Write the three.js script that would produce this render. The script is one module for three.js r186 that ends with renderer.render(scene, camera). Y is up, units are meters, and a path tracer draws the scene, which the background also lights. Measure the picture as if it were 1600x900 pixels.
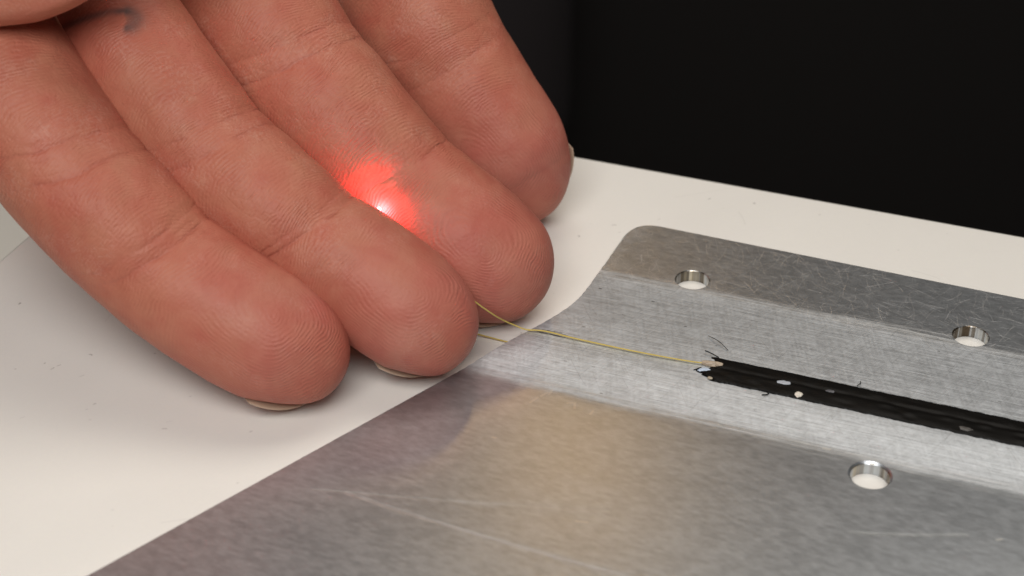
import * as THREE from 'three';
import { mergeGeometries } from 'three/addons/utils/BufferGeometryUtils.js';
import { RoundedBoxGeometry } from 'three/addons/geometries/RoundedBoxGeometry.js';
import { RectAreaLightUniformsLib } from 'three/addons/lights/RectAreaLightUniformsLib.js';

// ------------------------------------------------------------------ camera, lamps, exposure
const MM = 0.001, TILT = THREE.MathUtils.degToRad(33);
const scene = new THREE.Scene();
scene.background = new THREE.Color(0.012, 0.011, 0.011);
const camera = new THREE.PerspectiveCamera(2 * THREE.MathUtils.radToDeg(Math.atan(450 / 2750)), 16 / 9, 0.02, 8);
camera.position.set(0, 211 * MM * Math.sin(TILT), 211 * MM * Math.cos(TILT));
camera.lookAt(0, 0, 0);
camera.focus = 0.199; camera.userData.fStop = 32;
scene.add(camera);
const renderer = new THREE.WebGLRenderer({ antialias: true });
renderer.toneMapping = THREE.LinearToneMapping;
renderer.toneMappingExposure = 1;
renderer.shadowMap.enabled = true;
RectAreaLightUniformsLib.init();

function tag(o, label, category, group) { o.userData = { label, category }; if (group) o.userData.group = group; return o; }
function lampPanel(name, label, [x, y, z], [tx, ty, tz], w, h, color, radiance, glow) {
  const g = new THREE.Group(); g.name = name; tag(g, label, 'lamp');
  g.position.set(x, y, z); scene.add(g);
  const away = new THREE.Vector3(x - tx, y - ty, z - tz).normalize();
  g.quaternion.setFromUnitVectors(new THREE.Vector3(0, 0, 1), away);          // the lamp looks along its own -z
  const housing = new THREE.Mesh(new RoundedBoxGeometry(w + 0.03, h + 0.03, 0.05, 3, 0.01), new THREE.MeshStandardMaterial({ color: 0x18181a, roughness: 0.6 }));
  housing.name = 'lamp_housing'; housing.position.z = 0.028; g.add(housing);
  const c = new THREE.Color(...color);
  const diffuser = new THREE.Mesh(new THREE.BoxGeometry(w, h, 0.004), new THREE.MeshStandardMaterial({ color: 0xffffff, emissive: c, emissiveIntensity: glow, roughness: 0.8 }));
  diffuser.name = 'lamp_diffuser'; g.add(diffuser);
  const light = new THREE.RectAreaLight(c, radiance, w, h); light.name = 'lamp_light';
  light.position.z = -0.006; g.add(light);
  return g;
}
lampPanel('softbox_lamp', 'large soft lamp panel hanging above the far side of the board', [0.09, 0.64, -0.20], [0, 0, 0], 0.54, 0.32, [1, 0.93, 0.84], 2.9, 0.3);
lampPanel('fill_lamp', 'small soft lamp panel hanging over the near side of the board', [-0.03, 0.36, 0.32], [-0.02, 0, 0.02], 0.30, 0.20, [1, 0.975, 0.95], 8.4, 0.3);
lampPanel('warm_lamp', 'small amber lamp panel behind and above the board', [0.026, 0.37, -0.43], [0.003, 0, 0.03], 0.018, 0.056, [1, 0.57, 0.22], 14, 0.3);

// ------------------------------------------------------------------ noise
function hash(ix, iy, s) { let h = Math.imul(ix, 374761393) ^ Math.imul(iy, 668265263) ^ Math.imul(s, 1274126177); h = Math.imul(h ^ (h >>> 13), 1103515245); return ((h ^ (h >>> 16)) >>> 0) / 4294967296; }
function noise(x, y, s = 0) {                     // value noise, -1 ... 1
  const ix = Math.floor(x), iy = Math.floor(y); let fx = x - ix, fy = y - iy;
  fx = fx * fx * (3 - 2 * fx); fy = fy * fy * (3 - 2 * fy);
  const a = hash(ix, iy, s), b = hash(ix + 1, iy, s), c = hash(ix, iy + 1, s), d = hash(ix + 1, iy + 1, s);
  return 2 * (a + (b - a) * fx + (c - a) * fy + (a - b - c + d) * fx * fy) - 1;
}
const fbm = (x, y, s, n = 3) => { let v = 0, a = 1, t = 0; for (let i = 0; i < n; i++) { v += a * noise(x, y, s + i); t += a; a *= 0.5; x *= 2.03; y *= 2.03; } return v / t; };
function randomizer(seed) { let a = seed >>> 0; return () => { a = (a + 0x6d2b79f5) | 0; let t = Math.imul(a ^ (a >>> 15), 1 | a); t = (t + Math.imul(t ^ (t >>> 7), 61 | t)) ^ t; return ((t ^ (t >>> 14)) >>> 0) / 4294967296; }; }
const clamp = (x, a = 0, b = 1) => Math.min(b, Math.max(a, x));
const smooth = (a, b, x) => { const t = clamp((x - a) / (b - a)); return t * t * (3 - 2 * t); };
const gauss = (x, w) => Math.exp(-(x * x) / (w * w));
const toSRGB = (c) => 255 * (c <= 0.0031308 ? 12.92 * c : 1.055 * Math.pow(c, 1 / 2.4) - 0.055);
function canvasTexture(c, srgb) { const t = new THREE.CanvasTexture(c); if (srgb) t.colorSpace = THREE.SRGBColorSpace; t.wrapS = t.wrapT = THREE.ClampToEdgeWrapping; t.anisotropy = 8; return t; }
function dataTexture(d, w, h, srgb) { const t = new THREE.DataTexture(d, w, h, THREE.RGBAFormat, d instanceof Float32Array ? THREE.FloatType : THREE.UnsignedByteType); if (srgb) t.colorSpace = THREE.SRGBColorSpace; t.magFilter = THREE.LinearFilter; t.minFilter = THREE.LinearMipmapLinearFilter; t.generateMipmaps = true; t.needsUpdate = true; return t; }

// board axes: p along the plate's long edge (to the right and nearer), q across it (to the back); millimetres
const AX = THREE.MathUtils.degToRad(20.6), E1 = new THREE.Vector3(Math.cos(AX), 0, Math.sin(AX)), E2 = new THREE.Vector3(Math.sin(AX), 0, -Math.cos(AX));
const ORIGIN = new THREE.Vector3(0, 0, 14.22);
const onBoard = (p, q, y) => ORIGIN.clone().addScaledVector(E1, p).addScaledVector(E2, q).setY(y);

// ------------------------------------------------------------------ the setting: board, worktop, dark background
function slab(name, p0, p1, q0, q1, top, thick, r, mat) {
  const g = new RoundedBoxGeometry((p1 - p0) * MM, thick * MM, (q1 - q0) * MM, 6, r * MM);
  const pos = g.attributes.position, uv = new Float32Array(pos.count * 2);
  for (let i = 0; i < pos.count; i++) { uv[2 * i] = pos.getX(i) / ((p1 - p0) * MM) + 0.5; uv[2 * i + 1] = 0.5 - pos.getZ(i) / ((q1 - q0) * MM); }
  g.setAttribute('uv', new THREE.BufferAttribute(uv, 2));
  const m = new THREE.Mesh(g, mat); m.name = name;
  m.position.copy(onBoard((p0 + p1) / 2, (q0 + q1) / 2, top - thick / 2)).multiplyScalar(MM);
  m.rotation.y = -AX; scene.add(m); return m;
}
const BOARD = { p0: -66.5, p1: 125, q0: -150, q1: 47.4 };
function boardTextures() {
  const W = 2048, H = 2048, c = document.createElement('canvas'); c.width = W; c.height = H;
  const x = c.getContext('2d'), im = x.createImageData(W, H), rnd = randomizer(5);
  for (let j = 0; j < H; j++) for (let i = 0; i < W; i++) {
    const n = 0.022 * fbm(i / 120, j / 120, 3, 5) + 0.006 * noise(i / 2.2, j / 2.2, 9), k = 4 * (j * W + i);
    im.data[k] = toSRGB(0.85 + n); im.data[k + 1] = toSRGB(0.825 + n); im.data[k + 2] = toSRGB(0.775 + n * 0.9); im.data[k + 3] = 255;
  }
  x.putImageData(im, 0, 0);
  const sx = W / (BOARD.p1 - BOARD.p0), sy = H / (BOARD.q1 - BOARD.q0);
  const mark = (wx, wz, l, a, w, op) => {             // a speck or a scuff at a place on the board, in millimetres
    const dx = wx - ORIGIN.x, dz = wz - ORIGIN.z, p = dx * E1.x + dz * E1.z, q = dx * E2.x + dz * E2.z;
    const px = (p - BOARD.p0) * sx, py = (BOARD.q1 - q) * sy;
    x.strokeStyle = `rgba(62,52,46,${op})`; x.lineWidth = w * sx; x.lineCap = 'round'; x.beginPath();
    x.moveTo(px, py); x.quadraticCurveTo(px + l * sx * 0.5 * Math.cos(a) + 2, py - l * sy * 0.5 * Math.sin(a) - 2, px + l * sx * Math.cos(a), py - l * sy * Math.sin(a)); x.stroke();
  };
  const spots = [[-51.6, 16.7], [-47.6, 14], [-50.7, 15.8], [-58.3, 3.5], [-52.6, 15.5], [-40.6, 13.6], [20.4, -10.6], [31.3, -20.2], [25.8, -21.4], [20.8, -10.3], [8.4, -11.8]];
  for (const [sxx, szz] of spots) mark(sxx, szz, 0.1 + 0.6 * rnd() * rnd(), rnd() * 6.3, 0.09 + 0.06 * rnd(), 0.2 + 0.3 * rnd());
  for (let k = 0; k < 190; k++) mark(-66 + 150 * rnd(), -40 + 100 * rnd(), 0.1 + 0.5 * rnd() ** 3, rnd() * 6.3, 0.09 + 0.12 * rnd() ** 2, 0.05 + 0.18 * rnd() ** 2);
  for (let k = 0; k < 40; k++) mark(-66 + 150 * rnd(), -40 + 100 * rnd(), 2 + 6 * rnd(), rnd() * 6.3, 0.08, 0.05 + 0.06 * rnd());
  return canvasTexture(c, true);
}
const board = slab('white_board', BOARD.p0, BOARD.p1, BOARD.q0, BOARD.q1, 0, 90, 0.9, new THREE.MeshPhysicalMaterial({ map: boardTextures(), roughness: 0.42, specularIntensity: 0.8 }));
board.userData.kind = 'structure';
const worktop = slab('white_worktop', -420, BOARD.p0 + 20, -300, 160, -90, 12, 0.9, new THREE.MeshStandardMaterial({ color: new THREE.Color(0.88, 0.85, 0.79), roughness: 0.5 }));
worktop.userData.kind = 'structure';
const backdrop = new THREE.Mesh(new THREE.BoxGeometry(3, 1.5, 0.02), new THREE.MeshStandardMaterial({ color: new THREE.Color(0.018, 0.0155, 0.0145), roughness: 0.95 }));
backdrop.name = 'dark_backdrop'; backdrop.position.set(0, -0.285, -0.60); backdrop.userData.kind = 'structure'; scene.add(backdrop);
const sidePanel = new THREE.Mesh(new RoundedBoxGeometry(0.9, 0.5, 0.16, 10, 0.078), new THREE.MeshStandardMaterial({ color: new THREE.Color(0.042, 0.034, 0.036), roughness: 0.95 }));
sidePanel.name = 'dark_side_panel'; sidePanel.position.set(-0.425, -0.05, -0.50); sidePanel.userData.kind = 'structure'; scene.add(sidePanel);
const rear = new THREE.Mesh(new THREE.BoxGeometry(3, 1.6, 0.02), new THREE.MeshStandardMaterial({ color: new THREE.Color(0.55, 0.55, 0.56), roughness: 0.9 }));
rear.name = 'rear_wall'; rear.position.set(0, 0.72, -0.85); rear.userData.kind = 'structure'; scene.add(rear);

// ------------------------------------------------------------------ the metal plate
const TOP = 1.5, CROWN = 0.5, Q_LOW = -6.2, Q_HIGH = 18.3;
const plateHeight = (q) => TOP + CROWN * smooth(Q_LOW - 0.6, Q_LOW + 7.5, q) * (1 - smooth(Q_LOW + 10, Q_HIGH + 0.5, q));
const HOLES = [[15.3, 20.42], [48.1, 20.12], [42.2, -8.69]];
function roundedOutline() {
  const s = new THREE.Shape();
  s.moveTo(-29.2, -60); s.lineTo(-2.2, -3.2);
  s.bezierCurveTo(0.4, 2.2, 4.0, 7.6, 4.12, 13.4); s.lineTo(4.62, 26.6);
  s.bezierCurveTo(4.72, 29.4, 5.6, 31.0, 8.4, 31.0); s.lineTo(110, 29.0); s.lineTo(110, -60); s.lineTo(-29.2, -60);
  return s.getPoints(24);
}
function dense(pts, step) { const o = []; pts.forEach((a, i) => { const b = pts[(i + 1) % pts.length], n = Math.max(1, Math.round(a.distanceTo(b) / step)); if (a.distanceTo(b) > 1e-6) for (let k = 0; k < n; k++) o.push(a.clone().lerp(b, k / n)); }); return o; }
function offset(pts, d) {                             // moves a ring to its left by d
  return pts.map((p, i) => { const a = pts[(i + pts.length - 1) % pts.length], b = pts[(i + 1) % pts.length], t = b.clone().sub(a).normalize(); return new THREE.Vector2(p.x - t.y * d, p.y + t.x * d); });
}
function plateGeometry() {
  const P = [], N = [], UV = [];
  const put = (x, q, y, n) => { const v = onBoard(x, q, y).multiplyScalar(MM); P.push(v.x, v.y, v.z); N.push(n.x, n.y, n.z); UV.push((x + 35) / 95, (q + 60) / 95); };
  const dir = (a, y, b) => new THREE.Vector3().addScaledVector(E1, a).addScaledVector(E2, b).add(new THREE.Vector3(0, y, 0)).normalize();
  const topN = (q) => { const s = (plateHeight(q + 0.05) - plateHeight(q - 0.05)) / 0.1; return dir(0, 1, -s); };
  const tri = (...v) => v.forEach((w) => put(...w));
  let ring = dense(roundedOutline(), 0.35); if (THREE.ShapeUtils.area(ring) < 0) ring.reverse();
  const rnd = randomizer(77);
  ring = ring.map((p) => { const rough = p.x < 6 && p.y > -7 && p.y < 29 ? 0.07 : 0.012; return new THREE.Vector2(p.x + rough * (rnd() - 0.5), p.y + rough * (rnd() - 0.5)); });
  const holes = HOLES.map(([hx, hq]) => { const r = []; for (let k = 0; k < 64; k++) r.push(new THREE.Vector2(hx + 2.0 * Math.cos(-k * Math.PI / 32), hq + 2.0 * Math.sin(-k * Math.PI / 32))); return r; });
  const inner = offset(ring, 0.11), innerHoles = holes.map((h, k) => offset(h, k === 2 ? 0.26 : 0.10));
  // top sheet: triangles cut along lines of equal q, so that the hollow is true
  const faces = THREE.ShapeUtils.triangulateShape(inner, innerHoles), all = [...inner, ...innerHoles.flat()];
  const STEP = 0.3;
  for (const f of faces) {
    const t = f.map((i) => all[i]), lo = Math.min(...t.map((p) => p.y)), hi = Math.max(...t.map((p) => p.y));
    const cuts = [lo];
    for (let q = Math.ceil(lo / STEP) * STEP; q < hi; q += STEP) if (q > Q_LOW - 1 && q < Q_HIGH + 1 && q > lo + 1e-6) cuts.push(q);
    cuts.push(hi);
    for (let c = 0; c + 1 < cuts.length; c++) {
      let poly = t.slice();
      for (const [lim, sg] of [[cuts[c], 1], [cuts[c + 1], -1]]) {
        const o = [];
        poly.forEach((a, i) => { const b = poly[(i + 1) % poly.length], da = sg * (a.y - lim), db = sg * (b.y - lim); if (da >= -1e-9) o.push(a); if ((da > 1e-9 && db < -1e-9) || (da < -1e-9 && db > 1e-9)) o.push(a.clone().lerp(b, da / (da - db))); });
        poly = o;
      }
      for (let i = 1; i + 1 < poly.length; i++) tri(...[poly[0], poly[i], poly[i + 1]].map((v) => [v.x, v.y, plateHeight(v.y), topN(v.y)]));
    }
  }
  const wall = (rg, inn, bev) => rg.forEach((a, i) => {
    const j = (i + 1) % rg.length, b = rg[j], ai = inn[i], bi = inn[j];
    const e = b.clone().sub(a).normalize(), n1 = dir(e.y, 0, -e.x), nb = dir(e.y, 1, -e.x), ya = plateHeight(a.y), yb = plateHeight(b.y);
    const quad = (A, B, C, D) => { tri(A, B, C); tri(A, C, D); };
    quad([ai.x, ai.y, plateHeight(ai.y), nb], [a.x, a.y, ya - bev, nb], [b.x, b.y, yb - bev, nb], [bi.x, bi.y, plateHeight(bi.y), nb]);
    quad([a.x, a.y, ya - bev, n1], [a.x, a.y, 0.05, n1], [b.x, b.y, 0.05, n1], [b.x, b.y, yb - bev, n1]);
  });
  wall(ring, inner, 0.1); holes.forEach((h, k) => wall(h, innerHoles[k], k === 2 ? 0.24 : 0.1));
  const down = new THREE.Vector3(0, -1, 0);
  for (const f of THREE.ShapeUtils.triangulateShape(ring, holes)) { const q = [...ring, ...holes.flat()]; tri(...f.slice().reverse().map((i) => [q[i].x, q[i].y, 0.05, down])); }
  const g = new THREE.BufferGeometry();
  g.setAttribute('position', new THREE.Float32BufferAttribute(P, 3)); g.setAttribute('normal', new THREE.Float32BufferAttribute(N, 3)); g.setAttribute('uv', new THREE.Float32BufferAttribute(UV, 2));
  return g;
}
function plateTextures() {
  const S = 2048, K = S / 95, mk = () => { const c = document.createElement('canvas'); c.width = c.height = S; return c; };
  const cc = mk(), cr = mk(), cb = mk(), xc = cc.getContext('2d'), xr = cr.getContext('2d'), xb = cb.getContext('2d');
  const relief = new Float32Array(S * S), sheen = new Float32Array(S * S), ic = xc.createImageData(S, S), ir = xr.createImageData(S, S), ib = xb.createImageData(S, S);
  for (let j = 0; j < S; j++) for (let i = 0; i < S; i++) {
    const p = i / K - 35, q = 60 - 0 - (j / K) - 25, k = 4 * (j * S + i);                 // row 0 is the far edge, q = 35
    const wob = 0.45 * noise(p / 14, q / 0.5, 31) + 0.75 * noise(p / 9, q / 0.22, 32) + 0.4 * noise(p / 4, q / 0.12, 33);
    const band = smooth(Q_LOW - 1.3, Q_LOW + 1.6, q + wob) * (1 - smooth(Q_HIGH - 1.1, Q_HIGH + 1.0, q + wob));
    const back = smooth(Q_HIGH - 0.2, Q_HIGH + 0.4, q + wob);
    const mottle = fbm(p / 0.9 + 0.3 * q, q / 0.42, 41, 3), fine = noise(p / 0.14, q / 0.07, 45), big = fbm(p / 9, q / 6, 47, 3);
    const streak = 0.6 * noise(p / 2.6, q / 0.2, 51) + 0.4 * noise(p / 1.1, q / 0.1, 52), cross = noise((p + 0.35 * q) / 0.24, q / 2.2, 53) * 0.6 + 0.4 * noise((p - 0.5 * q) / 0.2, q / 1.8, 54);
    const weave = 0.55 * streak + 0.45 * cross;
    const lum = 0.53 + 0.09 * mottle + 0.03 * big + 0.02 * fine + band * (0.10 + 0.12 * weave) - back * 0.03;
    ic.data[k] = toSRGB(lum * 0.94); ic.data[k + 1] = toSRGB(lum); ic.data[k + 2] = toSRGB(lum * 1.06); ic.data[k + 3] = 255;
    const ro = (0.306 + 0.018 * mottle + 0.008 * big) * (1 - band) * (1 - back) + band * (0.50 + 0.07 * weave) + back * (0.302 + 0.016 * mottle);          // never mirror-smooth
    ir.data[k] = ir.data[k + 1] = ir.data[k + 2] = 128; ir.data[k + 3] = 255;
    const bu = 0.5; relief[j * S + i] = band * 0.26 * weave + (1 - band) * (0.04 * mottle + 0.015 * fine); sheen[j * S + i] = ro;
    ib.data[k] = ib.data[k + 1] = ib.data[k + 2] = 255 * clamp(bu); ib.data[k + 3] = 255;
  }
  xc.putImageData(ic, 0, 0); xr.putImageData(ir, 0, 0); xb.putImageData(ib, 0, 0);
  const X = (p) => (p + 35) * K, Y = (q) => (35 - q) * K, rnd = randomizer(21);
  const stroke = (x, style, w, pts) => { x.strokeStyle = style; x.lineWidth = w * K; x.lineCap = 'round'; x.beginPath(); x.moveTo(X(pts[0][0]), Y(pts[0][1])); if (pts.length === 3) x.quadraticCurveTo(X(pts[1][0]), Y(pts[1][1]), X(pts[2][0]), Y(pts[2][1])); else x.lineTo(X(pts[1][0]), Y(pts[1][1])); x.stroke(); };
  const scratch = (pts, w, op, cop = op) => { stroke(xr, `rgba(170,170,170,${op})`, w, pts); stroke(xb, `rgba(40,40,40,${op})`, w * 0.7, pts); stroke(xc, `rgba(232,230,226,${cop})`, w, pts); };
  // curling hair-fine scratches of the far strip
  for (let k = 0; k < 1900; k++) {
    const p = 4 + 62 * Math.pow(rnd(), 2.3), q = Q_HIGH - 1 + 14 * rnd(), a = rnd() * 6.3, l = 0.6 + 4.2 * rnd() * rnd(), b = a + 1.3 * (rnd() - 0.5);
    scratch([[p, q], [p + l * 0.5 * Math.cos(a), q + l * 0.5 * Math.sin(a)], [p + l * 0.5 * (Math.cos(a) + Math.cos(b)), q + l * 0.5 * (Math.sin(a) + Math.sin(b))]], 0.06, 0.15 + 0.6 * rnd() ** 2, 0.04 + 0.5 * rnd() ** 2);
  }
  // long sanding lines where the hollow begins and ends, hatching inside it
  for (let k = 0; k < 520; k++) { const q = (rnd() < 0.5 ? Q_LOW : Q_HIGH) + (rnd() + rnd() - 1) * 1.5, p = -6 + 66 * rnd(), l = 3 + 12 * rnd(); scratch([[p, q], [p + l, q + 0.25 * (rnd() - 0.5)]], 0.05, 0.08 + 0.25 * rnd(), 0.05 + 0.15 * rnd()); }
  for (let k = 0; k < 2600; k++) { const q = Q_LOW + 1 + (Q_HIGH - Q_LOW - 2) * rnd(), p = -4 + 64 * rnd(), set = rnd(), a = set < 0.5 ? 0.02 * (rnd() - 0.5) : set < 0.8 ? 1.15 + 0.25 * rnd() : 2.1 + 0.2 * rnd(), l = 1 + 4 * rnd(); const s = [[p, q], [p + l * Math.cos(a), q + l * Math.sin(a)]]; if (rnd() < 0.5) scratch(s, 0.05, 0.1 + 0.2 * rnd(), 0.03 + 0.1 * rnd()); else { stroke(xb, `rgba(225,225,225,${0.1 + 0.25 * rnd()})`, 0.05, s); stroke(xc, `rgba(70,68,66,${0.03 + 0.09 * rnd()})`, 0.05, s); } }
  // fine random scratches of the near flat
  for (let k = 0; k < 900; k++) { const p = -35 + 95 * rnd(), q = -55 + 49 * rnd(), a = 0.5 * (rnd() - 0.5), l = 0.5 + 3 * rnd(); scratch([[p, q], [p + l * Math.cos(a), q + l * Math.sin(a)]], 0.06, 0.05 + 0.15 * rnd(), 0.02 + 0.06 * rnd()); }
  // the two long scratches, the short one, the chips and the pale bits
  scratch([[-9.8, -30.7], [3.6, -27.8], [19, -23.6]], 0.45, 0.24, 0.10); scratch([[-6.4, -30], [8, -31.7], [24, -31.9]], 0.55, 0.32, 0.15); scratch([[42.1, -18.2], [47, -17], [52.7, -14.6]], 0.55, 0.2, 0.06);
  for (const [p, q, l, a] of [[5.6, -9.3, 1.2, 1.2], [7.0, -7.2, 0.8, 1.5], [6.3, -7.8, 1.0, 1.1], [10.4, -8.6, 0.7, 1.9], [12.3, -9.0, 0.6, 1.4], [9.4, -8.0, 0.8, 0.4], [16.5, -26, 1.1, 0.2], [4, -16.4, 0.3, 0], [36.8, -6.1, 0.7, 0.1], [55.6, -14.3, 0.5, 0.6]]) { const s = [[p, q], [p + l * Math.cos(a), q + l * Math.sin(a)]]; stroke(xc, 'rgba(240,234,220,0.35)', 0.28, s); stroke(xr, 'rgba(170,170,170,0.5)', 0.28, s); }
  for (let k = 0; k < 26; k++) { const p = 3.2 + 3.0 * (rnd() - 0.5), q = 3.3 + 0.9 * (rnd() - 0.5); stroke(xc, `rgba(48,46,46,${0.2 + 0.3 * rnd()})`, 0.12, [[p, q], [p + 0.9, q + 0.1 * (rnd() - 0.5)]]); }
  // dried grime and tool marks on the hole walls; dark ones also paint in shade
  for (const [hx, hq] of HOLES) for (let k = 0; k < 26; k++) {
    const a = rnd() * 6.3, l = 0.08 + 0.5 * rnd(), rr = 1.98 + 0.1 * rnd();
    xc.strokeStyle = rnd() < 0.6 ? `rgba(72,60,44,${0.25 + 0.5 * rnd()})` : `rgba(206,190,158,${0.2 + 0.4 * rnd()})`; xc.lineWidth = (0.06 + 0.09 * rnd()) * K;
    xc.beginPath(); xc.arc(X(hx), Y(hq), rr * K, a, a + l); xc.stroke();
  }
  for (let k = 0; k < 22; k++) { const p = 62 * rnd(), q = Q_LOW + 22 * rnd(); stroke(xc, `rgba(40,38,36,${0.15 + 0.35 * rnd()})`, 0.1 + 0.1 * rnd(), [[p, q], [p + 0.35 * rnd(), q + 0.1 * (rnd() - 0.5)]]); }
  const join = (x, base, level) => {                     // strokes of the canvas over a float map: eight bits alone would step
    const got = x.getImageData(0, 0, S, S).data, o = new Float32Array(S * S * 4);
    for (let j = 0; j < S; j++) for (let i = 0; i < S; i++) { const k = 4 * (j * S + i), at = (S - 1 - j) * S + i; o[k] = o[k + 1] = o[k + 2] = (got[4 * at] - 128) / 255 + level + base[at]; o[k + 3] = 1; }
    return dataTexture(o, S, S);
  };
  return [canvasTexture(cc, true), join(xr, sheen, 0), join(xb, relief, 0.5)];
}
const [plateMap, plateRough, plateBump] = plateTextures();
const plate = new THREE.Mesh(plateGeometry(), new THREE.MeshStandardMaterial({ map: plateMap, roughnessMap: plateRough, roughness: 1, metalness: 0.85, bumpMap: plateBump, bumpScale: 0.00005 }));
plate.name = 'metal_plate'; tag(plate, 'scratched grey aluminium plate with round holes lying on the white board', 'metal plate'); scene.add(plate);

// ------------------------------------------------------------------ the hand: four fingers swept along their bones, the palm behind them
const TOCAM = new THREE.Vector3(0, 114.92, 176.96);
const FINGERS = [
  { pts: [[-68.2, 42.4, -11.2, 8.97], [-59.4, 33.8, -0.8, 8.57], [-52.9, 27.2, 6.5, 8.19], [-46.5, 21.4, 12.0, 7.85], [-37.3, 13.7, 17.0, 7.50], [-29.0, 8.8, 20.2, 7.43], [-23.4, 6.1, 21.9, 7.05], [-18.7, 3.1, 24.0, 6.45]],
    roll: -0.35, lean: 0.45, creases: [[4, -0.15, 1, 0.55], [3.85, -0.1, 0.5, 0.5], [3.12, -0.25, 0.9, 0.5], [2.82, -0.25, 0.7, 0.5]], seed: 11 },
  { pts: [[-54.3, 40.6, -16.9, 7.77], [-45.6, 32.3, -6.8, 7.6], [-39.3, 26.5, 0.0, 7.5], [-32.5, 20.9, 6.1, 7.14], [-21.8, 13.7, 12.0, 7.0], [-15.0, 10.0, 14.8, 6.98], [-9.3, 6.2, 17.5, 6.9], [-5.8, 2.8, 19.7, 6.5]],
    roll: -0.3, lean: 0.35, creases: [[4, -0.2, 1, 0.5], [3.9, -0.15, 0.4, 0.5], [3.1, -0.2, 0.8, 0.5], [2.86, -0.2, 0.8, 0.5]], seed: 22 },
  { pts: [[-44.5, 43.4, -30.9, 9.24], [-35.3, 34.2, -20.1, 9.07], [-30.4, 29.3, -14.6, 8.99], [-24.9, 23.8, -9.2, 8.58], [-13.4, 13.5, -0.7, 8.12], [-6.7, 8.8, 3.1, 8.42], [-1.2, 5.7, 5.6, 7.95], [2.7, 2.4, 7.8, 7.05]],
    roll: -0.2, lean: 0.12, creases: [[4, -0.2, 0.8, 0.5], [3.08, -0.2, 0.9, 0.5], [2.88, -0.2, 0.7, 0.5]], seed: 33 },
  { pts: [[-29.8, 50.3, -45.5, 9.68], [-22.1, 37.1, -35.7, 9.79], [-17.2, 30.8, -31.0, 9.77], [-13.1, 25.4, -27.5, 9.45], [-7.7, 17.4, -22.3, 8.89], [-1.6, 9.8, -18.0, 8.43], [1.2, 5.4, -16.3, 7.9], [3.7, 1.4, -13.7, 7.2]],
    roll: 0.4, lean: -0.2, creases: [[4.0, -0.15, 0.5, 0.5], [3.7, -0.2, 0.4, 0.5]], seed: 44 },
  { pts: [[-80, 45.4, 1.2, 6], [-65, 43.1, 3.0, 6.2], [-51.2, 42.9, 3.0, 6.2], [-42.2, 47.3, 2.2, 5.6], [-33, 51.8, 0.6, 4.6]], roll: 0, creases: [], seed: 55, pad: true },
  { pts: [[-80, 78, -66, 24], [-74, 70, -60, 28], [-64, 57, -50, 30], [-55, 46, -41, 30], [-48, 38, -33, 24]], roll: 0, creases: [], seed: 66, palm: true },
];
const STRIP = [450, 450, 450, 450, 248], PXU = 2048 / 70;
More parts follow.
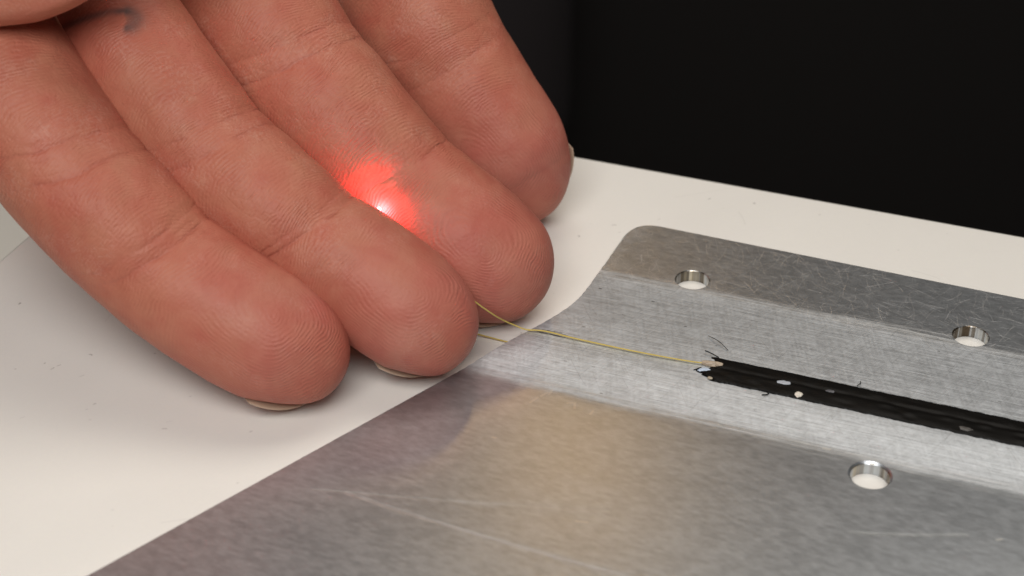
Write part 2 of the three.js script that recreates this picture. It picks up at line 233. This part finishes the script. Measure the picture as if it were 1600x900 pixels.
function sweep(f, k) {
  const curve = new THREE.CatmullRomCurve3(f.pts.map((p) => { const v = new THREE.Vector3(p[0], p[1], p[2]); return v.addScaledVector(TOCAM.clone().sub(v).normalize(), 1.1); }), false, 'centripetal');
  const n = f.pts.length, lut = 400;
  const cs = [], as = [], ls = [0];
  for (let i = 0; i <= lut; i++) {
    const t = i / lut, x = t * (n - 1), j = Math.min(n - 2, Math.floor(x)), u = x - j, w = u * u * (3 - 2 * u);
    cs.push(curve.getPoint(t)); as.push(f.pts[j][3] * (1 - w) + f.pts[j + 1][3] * w); if (i) ls.push(ls[i - 1] + cs[i].distanceTo(cs[i - 1]));
  }
  const L = ls[lut], cap = f.palm ? 22 : f.pad ? 5 : 9.6, s1 = L - cap;
  const atS = (s) => {
    let i = 1; while (i < lut && ls[i] < s) i++;
    const u = (s - ls[i - 1]) / (ls[i] - ls[i - 1]), c = cs[i - 1].clone().lerp(cs[i], u), T = cs[Math.min(lut, i + 3)].clone().sub(cs[Math.max(0, i - 4)]).normalize();
    let N = TOCAM.clone().sub(c); N.addScaledVector(T, -N.dot(T)).normalize().applyAxisAngle(T, f.roll);
    return { c, T, N, B: new THREE.Vector3().crossVectors(T, N), a: as[i - 1] + (as[i] - as[i - 1]) * u };
  };
  const stationS = (t) => { const x = t / (n - 1) * lut, i = Math.min(lut - 1, Math.floor(x)); return ls[i] + (ls[i + 1] - ls[i]) * (x - i); };
  const creaseS = f.creases.map(([t, skew, depth, w]) => [stationS(t), skew, depth, w]);
  const rows = [], main = Math.round(s1 / (f.palm ? 2 : 0.3)), capRows = f.palm ? 20 : 44, around = f.palm ? 72 : 176;
  for (let i = 0; i <= main; i++) rows.push([s1 * i / main, 1]);
  for (let i = 1; i <= capRows; i++) { const th = i / capRows * Math.PI / 2; rows.push([s1 + cap * Math.pow(Math.sin(th), 1.0), Math.pow(Math.max(0, Math.cos(th)), 0.86)]); }
  const s4 = f.palm || f.pad ? 0 : stationS(4), s3 = f.palm || f.pad ? 0 : stationS(3);
  const pos = [], arcs = [], xs = []; let arc = 0, last = null;
  for (const [s, sc] of rows) {
    const F = atS(s), A = F.a;
    let bp = 0.93 * A, bd = 0.82 * A;
    if (f.palm) { bp = 0.42 * A; bd = 0.40 * A; } else if (f.pad) { bp = A; bd = A; }
    else {
      bp *= 1 + 0.04 * gauss(s - (s4 + L) / 2 + 1, 7) + 0.03 * gauss(s - (s3 + s4) / 2, 5) - 0.05 * gauss(s - s4, 2.4) - 0.05 * gauss(s - s3, 3);
      bd *= 1 - 0.16 * smooth(s4, L - 4, s);
    }
    for (let m = 0; m <= around; m++) {
      const ph = (m / around * 2 - 1) * Math.PI, si = Math.sin(ph), co = Math.cos(ph), e = f.pad ? 0.5 : 2 / 2.08;
      const b = co > 0 ? bp : bd;
      let x = sc * A * Math.sign(si) * Math.pow(Math.abs(si), e), y = sc * b * Math.sign(co) * Math.pow(Math.abs(co), e);
      let d = 0;
      const pal = smooth(-0.35, 0.5, co);
      for (const [cs0, skew, depth, w] of creaseS) { const off = s - cs0 - skew * x + 0.018 * x * x + 0.25 * noise(x / 2, cs0, f.seed); d += pal * depth * (-0.13 * gauss(off, w) - 0.14 * gauss(off, 2.4) + 0.07 * gauss(off - 2.8, 2) + 0.05 * gauss(off + 2.8, 2)); }
      d += sc * (0.10 * fbm(s / 5, ph * 1.6, f.seed, 2) + 0.05 * noise(s / 1.7, ph * 4, f.seed + 7)) * (f.palm ? 5 : 1);
      const r = Math.hypot(x, y) || 1; x += d * x / r; y += d * y / r;
      const v = F.c.clone().addScaledVector(F.B, x).addScaledVector(F.N, y);
      pos.push(v.x, v.y, v.z); xs.push(A * sc * 0.98 * ph);
      if (m === around / 2) { if (last) arc += v.distanceTo(last); last = v; arcs.push(arc); }
    }
  }
  const W = around + 1, idx = [], uv = [], v0 = STRIP.slice(0, k).reduce((a, b) => a + b, 0), half = (STRIP[k] ?? 10) / 2, pxx = f.pad ? 8 : 15;
  rows.forEach((r, i) => { for (let m = 0; m <= around; m++) { const w = arc - arcs[i]; if (f.palm) uv.push(0.9, 0.93); else uv.push(clamp(w * PXU / 2048, 0.001, 0.999), (v0 + half + clamp(xs[i * W + m] * pxx, 3 - half, half - 3)) / 2048); } });
  for (let i = 0; i + 1 < rows.length; i++) for (let m = 0; m < around; m++) { const a = i * W + m, b = a + W; idx.push(a, a + 1, b, a + 1, b + 1, b); }
  const g = new THREE.BufferGeometry();
  g.setAttribute('position', new THREE.Float32BufferAttribute(pos.map((x) => x * MM), 3)); g.setAttribute('uv', new THREE.Float32BufferAttribute(uv, 2)); g.setIndex(idx); g.computeVertexNormals();
  // the seam runs along the back: share its normals
  const nn = g.attributes.normal;
  rows.forEach((r, i) => { const a = i * W, b = a + around, v = new THREE.Vector3(nn.getX(a) + nn.getX(b), nn.getY(a) + nn.getY(b), nn.getZ(a) + nn.getZ(b)).normalize(); nn.setXYZ(a, v.x, v.y, v.z); nn.setXYZ(b, v.x, v.y, v.z); });
  const wOf = (s) => { let i = 0; while (i < rows.length - 1 && rows[i][0] < s) i++; return arc - arcs[i]; };
  return { g, atS, L, creaseW: creaseS.map(([s, skew, depth, w]) => [wOf(s), skew, depth, w]), w4: wOf(s4), w3: wOf(s3) };
}
const swept = FINGERS.map(sweep);

function skinTextures() {
  const S = 2048, col = new Uint8Array(S * S * 4), bmp = new Float32Array(S * S * 4);
  let v0 = 0;
  STRIP.forEach((rowsN, k) => {
    const f = FINGERS[k], sw = swept[k], pxx = f.pad ? 8 : 15, z = f.seed * 13;
    for (let j = 0; j < rowsN; j++) for (let i = 0; i < S; i++) {
      const w = i / PXU, x = (j - rowsN / 2) / pxx, o = 4 * ((v0 + j) * S + i);
      const nx = noise(w / 5, x / 5, z), ny = noise(w / 5, x / 5, z + 1), n2 = noise(w / 1.7, x / 1.7, z + 2), n3 = noise(w / 0.6, x / 0.6, z + 3);
      const ww = w + 0.9 * nx + 0.26 * n2 + 0.085 * n3, xx = x + 0.9 * ny + 0.2 * n2;
      let h = 0, r = 0.455, gg = 0.149, b = 0.095;
      const mott = 0.5 * fbm(w / 4.5, x / 4.5, z + 5, 4) + 0.25 * fbm(w / 1.2, x / 1.2, z + 9, 2);
      const red = fbm(w / 3, x / 3, z + 60, 4); r *= 1 + 0.14 * mott; gg *= 1 + 0.38 * mott + 0.15 * red; b *= 1 + 0.36 * mott + 0.12 * red;
      // ridges: loops on the end pad, lines across the rest
      const lam = 0.41, w4 = f.pad ? -50 : sw.w4, yd = 12.5 - ww;
      const psiD = yd > 0 ? Math.sqrt(yd * yd + 0.9 * xx * xx) : Math.sqrt(0.14 * yd * yd + 0.9 * xx * xx) ;
      const psiT = ww + 0.03 * xx * xx * (k % 2 ? 1 : 0.7) + 0.10 * xx * (k - 1.5);
      const isD = 1 - smooth(w4 - 8.5, w4 - 4.5, w);
      const ridge = (psi) => Math.sin(2 * Math.PI * psi / lam);
      const amp = (0.6 + 0.5 * noise(w / 2.2, x / 2.2, z + 20)) * clamp(0.75 + 0.7 * noise(w / 0.45, x / 0.45, z + 21));
      const dist = f.pad ? 0.3 : 0.7 + 0.3 * (1 - smooth(4, 24, w));
      const rg = (isD > 0 ? isD * ridge(psiD) : 0) + (1 - isD) * ridge(psiT);
      const calm = f.pad ? 1 : 1 - 0.6 * gauss(w - 14, 4.5) * gauss(x, 5);
      h += 0.145 * amp * dist * rg * calm;
      // fine cracked skin between the ridges, more of it on the middle segments
      const c1 = 1 - Math.abs(noise(w / 0.75 + n2, x / 0.55, z + 30)), c2 = 1 - Math.abs(noise(w / 0.4, x / 0.9 + n2, z + 31)), c3 = noise(w / 0.22, x / 0.22, z + 32);
      const mid = 0.25 + 0.75 * smooth(w4 - 6, w4 + 4, w);
      h -= mid * 0.10 * (Math.pow(c1, 5) + 0.8 * Math.pow(c2, 5)); h += 0.05 * c3 + 0.06 * n2;
      const dry = 0.95 * Math.pow(1 - Math.abs(noise(w / 0.3 + 2 * n2, x / 0.2 + 1.5 * n3, z + 37)), 6) * smooth(0, 0.6, noise(w / 2.5, x / 2.5, z + 36)) * (0.4 + 0.6 * mid);
      r += 0.05 * dry; gg += 0.06 * dry; b += 0.055 * dry;
      const line = 0.07 * amp * rg * calm; r *= 1 + line * 0.6; gg *= 1 + line; b *= 1 + line;
      // flexion creases
      sw.creaseW.forEach(([cw, skew, depth, wd], q) => {
        const off = w - cw + skew * x - 0.018 * x * x - 0.25 * noise(x / 2, cw, z + 40) - 0.1 * n3, s = depth * (0.55 + 0.45 * noise(x / 1.8, q, z + 41)) * (1 - smooth(8, 13, Math.abs(x)));
        h -= 0.55 * s * gauss(off, 0.2) + 0.16 * s * gauss(off - 0.9, 0.15) + 0.14 * s * gauss(off + 1.1, 0.14);
        const c = s * gauss(off, 0.3);
        r *= 1 - 0.08 * c; gg *= 1 - 0.16 * c; b *= 1 - 0.13 * c;
      });
      // flushed finger ends
      const flush = f.pad ? 0 : gauss(w - 10, 9) * (0.8 + 0.4 * nx);
      r *= 1 + 0.00 * flush; gg *= 1 - 0.03 * flush; b *= 1 + 0.10 * flush;
      // a faded blue-green tattoo: a hook with a long tail
      if (k === 1) {
        const dw = w - TATTOO[0], dx = x - TATTOO[1];                                  // turned to the hook's own axes, tenths of a millimetre
        const X = -(dw * 6.5 + dx * 12.5) / 1.3 - 7, Y = -(dw * 10.6 - dx * 7.0) / 1.3, hx = X + 2, hy = Y - 1, ang = Math.atan2(hy, hx), rr = Math.hypot(hx, hy);
        let ink = gauss(rr - 10, Math.max(4, 11 - 3 * Math.abs(ang))) * smooth(-2.2, -1.5, ang) * (1 - smooth(1.5, 2.1, ang));
        if (hx < 2) ink = Math.max(ink, 0.8 * gauss(hy + 12 - 0.19 * Math.max(0, -hx) - 1.5 * n2, 4.5) * smooth(-140, -50, hx));
        ink *= 0.72 + 0.28 * n2;
        const dye = Math.min(1, 1.15 * ink); r += (0.04 - r) * dye; gg += (0.055 - gg) * dye; b += (0.058 - b) * dye;
      }
      col[o] = toSRGB(clamp(r)); col[o + 1] = toSRGB(clamp(gg)); col[o + 2] = toSRGB(clamp(b)); col[o + 3] = 255;
      bmp[o] = bmp[o + 1] = bmp[o + 2] = clamp(0.6 + h); bmp[o + 3] = 1;
    }
    v0 += rowsN;
  });
  return [dataTexture(col, S, S, true), dataTexture(bmp, S, S, false)];
}
const TATTOO = [56.4, 1.07];
const [skinMap, skinBump] = skinTextures();
const skin = new THREE.MeshPhysicalMaterial({ map: skinMap, bumpMap: skinBump, bumpScale: 0.00022, roughness: 0.5, specularIntensity: 0.55, sheen: 0.08, sheenColor: new THREE.Color(1, 0.5, 0.38), sheenRoughness: 0.5 });
const hand = new THREE.Group(); hand.name = 'hand'; tag(hand, 'bare hand held palm up with four fingertips resting on the white board', 'hand');
hand.position.set(-40 * MM, 0, 10 * MM); scene.add(hand);
const flesh = new THREE.Mesh(mergeGeometries(swept.map((s) => s.g)).translate(40 * MM, 0, -10 * MM), skin); flesh.name = 'skin'; hand.add(flesh);
// nails: thin arched shells under the finger ends
const nailMat = new THREE.MeshPhysicalMaterial({ color: new THREE.Color(0.50, 0.37, 0.27), roughness: 0.35, clearcoat: 0.2, clearcoatRoughness: 0.3 });
FINGERS.slice(0, 4).forEach((f, k) => {
  const { atS, L } = swept[k], rows = 30, cols = 40, P = [], I = [], F0 = atS(L - 9);
  for (const layer of [0, 1]) for (let i = 0; i <= rows; i++) for (let j = 0; j <= cols; j++) {
    // the nail sits in its own frame, turned a little in the finger end; its free edge follows the flesh and stands just proud of it
    const t = i / rows, u = j / cols * 2 - 1, hw = 0.80 * F0.a, cl = Math.cos(f.lean), sl = Math.sin(f.lean), reach = 1 / Math.sqrt(cl * cl / 81 + sl * sl / (F0.a * F0.a));
    const x = u * hw, end = reach * Math.sqrt(1 - 0.86 * u * u * 0.64) + 0.38 * (1 - u * u) - 1.3, s = -3 + t * (3 + end);
    const y = -0.42 * F0.a + 0.22 * F0.a * u * u - layer * (0.30 - 0.14 * t) + 0.010 * (s - 3) * (s - 3);
    const F = { c: F0.c.clone().addScaledVector(F0.T, s * cl - x * sl), B: F0.B.clone(), N: F0.N };
    F.c.addScaledVector(F0.B, s * sl + x * cl - x);
    const v = F.c.addScaledVector(F.B, x).addScaledVector(F.N, y); P.push((v.x + 40) * MM, v.y * MM, (v.z - 10) * MM);
  }
  const W = cols + 1, M = (rows + 1) * W;
  for (let i = 0; i < rows; i++) for (let j = 0; j < cols; j++) { const a = i * W + j, b = a + W; I.push(a, b, a + 1, a + 1, b, b + 1, M + a, M + a + 1, M + b, M + a + 1, M + b + 1, M + b); }
  for (let j = 0; j < cols; j++) { const a = rows * W + j; I.push(a, M + a, a + 1, a + 1, M + a, M + a + 1); }
  for (let i = 0; i < rows; i++) for (const j of [0, cols]) { const a = i * W + j, b = a + W; I.push(a, M + a, b, b, M + a, M + b); }
  const g = new THREE.BufferGeometry(); g.setAttribute('position', new THREE.Float32BufferAttribute(P, 3)); g.setIndex(I); g.computeVertexNormals();
  const m = new THREE.Mesh(g, nailMat); m.name = k ? 'nail_' + String(k).padStart(3, '0') : 'nail'; hand.add(m);
});

// ------------------------------------------------------------------ the black strip set in the plate
const floorY = plateHeight(4);
function stripGeometry() {
  const P = [], I = [], cols = 28, rows = 420, p1 = 64;
  const start = (q) => { const t = (q - 0.6) / 4.6; return 21.9 + 1.3 * gauss(t - 0.66, 0.14) + 0.9 * gauss(t - 0.05, 0.1) - 0.9 * gauss(t - 0.32, 0.09) + 0.5 * noise(q * 3.2, 1, 71) + 0.3 * noise(q * 9, 2, 72); };
  for (let i = 0; i <= rows; i++) for (let j = 0; j <= cols; j++) {
    const t = j / cols, q0 = 0.62 + t * 4.55, tt = i / rows, p = start(q0) + (p1 - start(q0)) * Math.pow(tt, 1.15);
    const edge = (t < 0.5 ? -1 : 1) * Math.pow(Math.abs(t - 0.5) * 2, 6) * (0.07 * noise(p / 0.9, t > 0.5 ? 3 : 9, 73) + 0.04 * noise(p / 0.25, t > 0.5 ? 4 : 8, 74));
    const prof = Math.pow(Math.sin(Math.PI * clamp(t, 0.0, 1)), 0.35), end = smooth(0, 0.02, tt);
    const y = floorY + 0.02 + (0.24 * prof - 0.10 * gauss(t - 0.55, 0.06) + 0.06 * noise(p / 1.3, q0 / 0.7, 75) * prof) * (0.35 + 0.65 * end) * (j === 0 || j === cols ? 0 : 1) - (j === 0 || j === cols || i === 0 ? 0.1 : 0);
    const v = onBoard(p, q0 - edge, y); P.push(v.x * MM, v.y * MM, v.z * MM);
  }
  const W = cols + 1; for (let i = 0; i < rows; i++) for (let j = 0; j < cols; j++) { const a = i * W + j, b = a + W; I.push(a, b, a + 1, a + 1, b, b + 1); }
  const g = new THREE.BufferGeometry(); g.setAttribute('position', new THREE.Float32BufferAttribute(P, 3)); g.setIndex(I); g.computeVertexNormals(); return g;
}
const strip = new THREE.Group(); strip.name = 'black_strip'; tag(strip, 'glossy black resin strip with a ragged end set along the metal plate', 'strip');
const stripAt = onBoard(23, 3, floorY); strip.position.copy(stripAt).multiplyScalar(MM); scene.add(strip);
const local = (g) => g.translate(-stripAt.x * MM, -stripAt.y * MM, -stripAt.z * MM);
const blackMat = new THREE.MeshPhysicalMaterial({ color: new THREE.Color(0.006, 0.0055, 0.005), roughness: 0.4, specularIntensity: 0.2 });
const bar = new THREE.Mesh(local(stripGeometry()), blackMat); bar.name = 'strip_body'; strip.add(bar);
function blob(p, q, y, a, b, c, seed, turn = 0) {
  const g = new THREE.IcosahedronGeometry(1, 4), at = g.attributes.position;
  for (let i = 0; i < at.count; i++) { const x = at.getX(i), yy = at.getY(i), z = at.getZ(i), n = 1 + 0.3 * noise(x * 1.7 + seed, z * 1.7 + yy, seed) + 0.12 * noise(x * 5, z * 5 + yy * 3, seed + 1); at.setXYZ(i, x * n, yy * n, z * n); }
  g.computeVertexNormals(); g.scale(a, b, c).rotateY(turn - AX); const v = onBoard(p, q, y); g.translate(v.x, v.y, v.z).scale(MM, MM, MM); return g;
}
const flecks = [  // small paler blobs on the strip and at its ragged end
  [30.5, 2.75, 0.28, 0.75, 0.09, 0.3, [0.42, 0.45, 0.5], 0.2, 'strip_fleck'], [32.45, 1.2, 0.25, 0.42, 0.22, 0.34, [0.78, 0.72, 0.62], 0, 'strip_fleck'], [50.3, 1.5, 0.2, 0.8, 0.1, 0.3, [0.08, 0.075, 0.07], 0, 'strip_fleck'],
  [35.5, 3.0, 0.26, 0.5, 0.08, 0.2, [0.1, 0.1, 0.11], 0, 'strip_fleck'], [22.3, 3.55, 0.2, 1.2, 0.26, 0.36, [0.42, 0.33, 0.24], 0.12, 'torn_end'], [21.7, 2.15, 0.16, 0.75, 0.16, 0.3, [0.5, 0.58, 0.7], 0.35, 'strip_fleck'], [22.7, 0.95, 0.14, 0.28, 0.16, 0.22, [0.45, 0.38, 0.28], 0, 'strip_fleck'],
];
flecks.forEach(([p, q, y, a, b, c, rgb, turn, name], k) => {
  const m = new THREE.Mesh(local(blob(p, q, floorY + y, a, b, c, 80 + 3 * k, turn)), new THREE.MeshStandardMaterial({ color: new THREE.Color(...rgb), roughness: 0.4 })); m.name = name; strip.add(m);
});
function tube(pts, r, seg = 80, taper) { const g = new THREE.TubeGeometry(new THREE.CatmullRomCurve3(pts.map((p) => p.clone().multiplyScalar(MM))), seg, r * MM, 8); return g; }
for (const [a, b, c, r] of [[[22.6, 5.0, 0.2], [21.6, 5.35, 0.3], [20.9, 5.5, 0.35], 0.06], [[21.3, 2.6, 0.15], [20.9, 2.2, 0.1], [20.6, 1.9, 0.05], 0.05], [[38.0, 5.2, 0.1], [38.3, 5.7, 0.25], [38.2, 6.0, 0.2], 0.05], [[29.4, 0.6, 0.1], [29.2, 0.2, 0.1], [28.7, 0.1, 0.04], 0.06]]) {
  const m = new THREE.Mesh(local(tube([a, b, c].map(([p, q, y]) => onBoard(p, q, floorY + y)), r, 12)), blackMat); m.name = 'frayed_fibre'; strip.add(m);
}

// ------------------------------------------------------------------ thin fibres
const yellow = new THREE.MeshPhysicalMaterial({ color: new THREE.Color(0.60, 0.46, 0.12), roughness: 0.35, specularIntensity: 0.8 });
const v3 = (x, y, z) => new THREE.Vector3(x, y, z);
const long = new THREE.Mesh(tube([v3(-6.4, 9.6, 13.6), v3(-5.0, 8.0, 13.7), v3(-3.95, 7.0, 13.8), v3(-2.86, 5.85, 13.5), v3(-1.8, 4.6, 12.9), v3(-0.72, 3.25, 11.95), v3(0.3, 2.5, 11.6), v3(1.5, 2.2, 12.0), onBoard(2.6, 3.0, floorY + 0.22), onBoard(6.6, 2.9, floorY + 0.18), onBoard(14.2, 2.85, floorY + 0.2), onBoard(20.4, 3.2, floorY + 0.2), onBoard(22.4, 3.5, floorY + 0.25)], 0.088, 220), yellow);
long.name = 'optical_fibre'; tag(long, 'long thin yellow optical fibre running from between the fingers onto the plate', 'optical fibre'); scene.add(long);
const short = new THREE.Mesh(tube([v3(-9, 1.6, 9.2), v3(-4.3, 0.5, 10.3), v3(-2.2, 0.3, 11.0), v3(-0.4, 0.22, 11.7)], 0.08, 60), yellow);
short.name = 'fibre_offcut'; tag(short, 'short yellow fibre end lying on the white board beside the plate edge', 'optical fibre'); scene.add(short);
const hair = new THREE.Mesh(tube([onBoard(20.4, 8.8, floorY + 0.12), onBoard(21.8, 7.9, floorY + 0.3), onBoard(23.2, 6.9, floorY + 0.05)], 0.036, 24), new THREE.MeshStandardMaterial({ color: 0x151210, roughness: 0.6 }));
hair.name = 'dark_hair'; tag(hair, 'short dark hair lying on the plate behind the ragged strip end', 'hair'); scene.add(hair);

// ------------------------------------------------------------------ the red light that leaks from the fibre between two fingers
const SPOT = v3(-14.74, 15.98, 8.55);
const spot = new THREE.Group(); spot.name = 'glowing_fibre_tip'; tag(spot, 'red glowing fibre break pinched in the gap between the two middle fingers', 'light');
spot.position.copy(SPOT).multiplyScalar(MM); scene.add(spot);
const bead = new THREE.Mesh(new THREE.SphereGeometry(0.25 * MM, 24, 16), new THREE.MeshStandardMaterial({ color: 0xffffff, emissive: new THREE.Color(1, 0.62, 0.58), emissiveIntensity: 3 })); bead.name = 'light_bead'; spot.add(bead);
const glow = new THREE.PointLight(new THREE.Color(1, 0.055, 0.085), 0.0003); glow.shadow.radius = 0.035; glow.name = 'red_light'; spot.add(glow);

scene.traverse((o) => { if (o.isMesh) { o.castShadow = true; o.receiveShadow = true; } if (o.isPointLight || o.isSpotLight) o.castShadow = true; });
renderer.render(scene, camera);
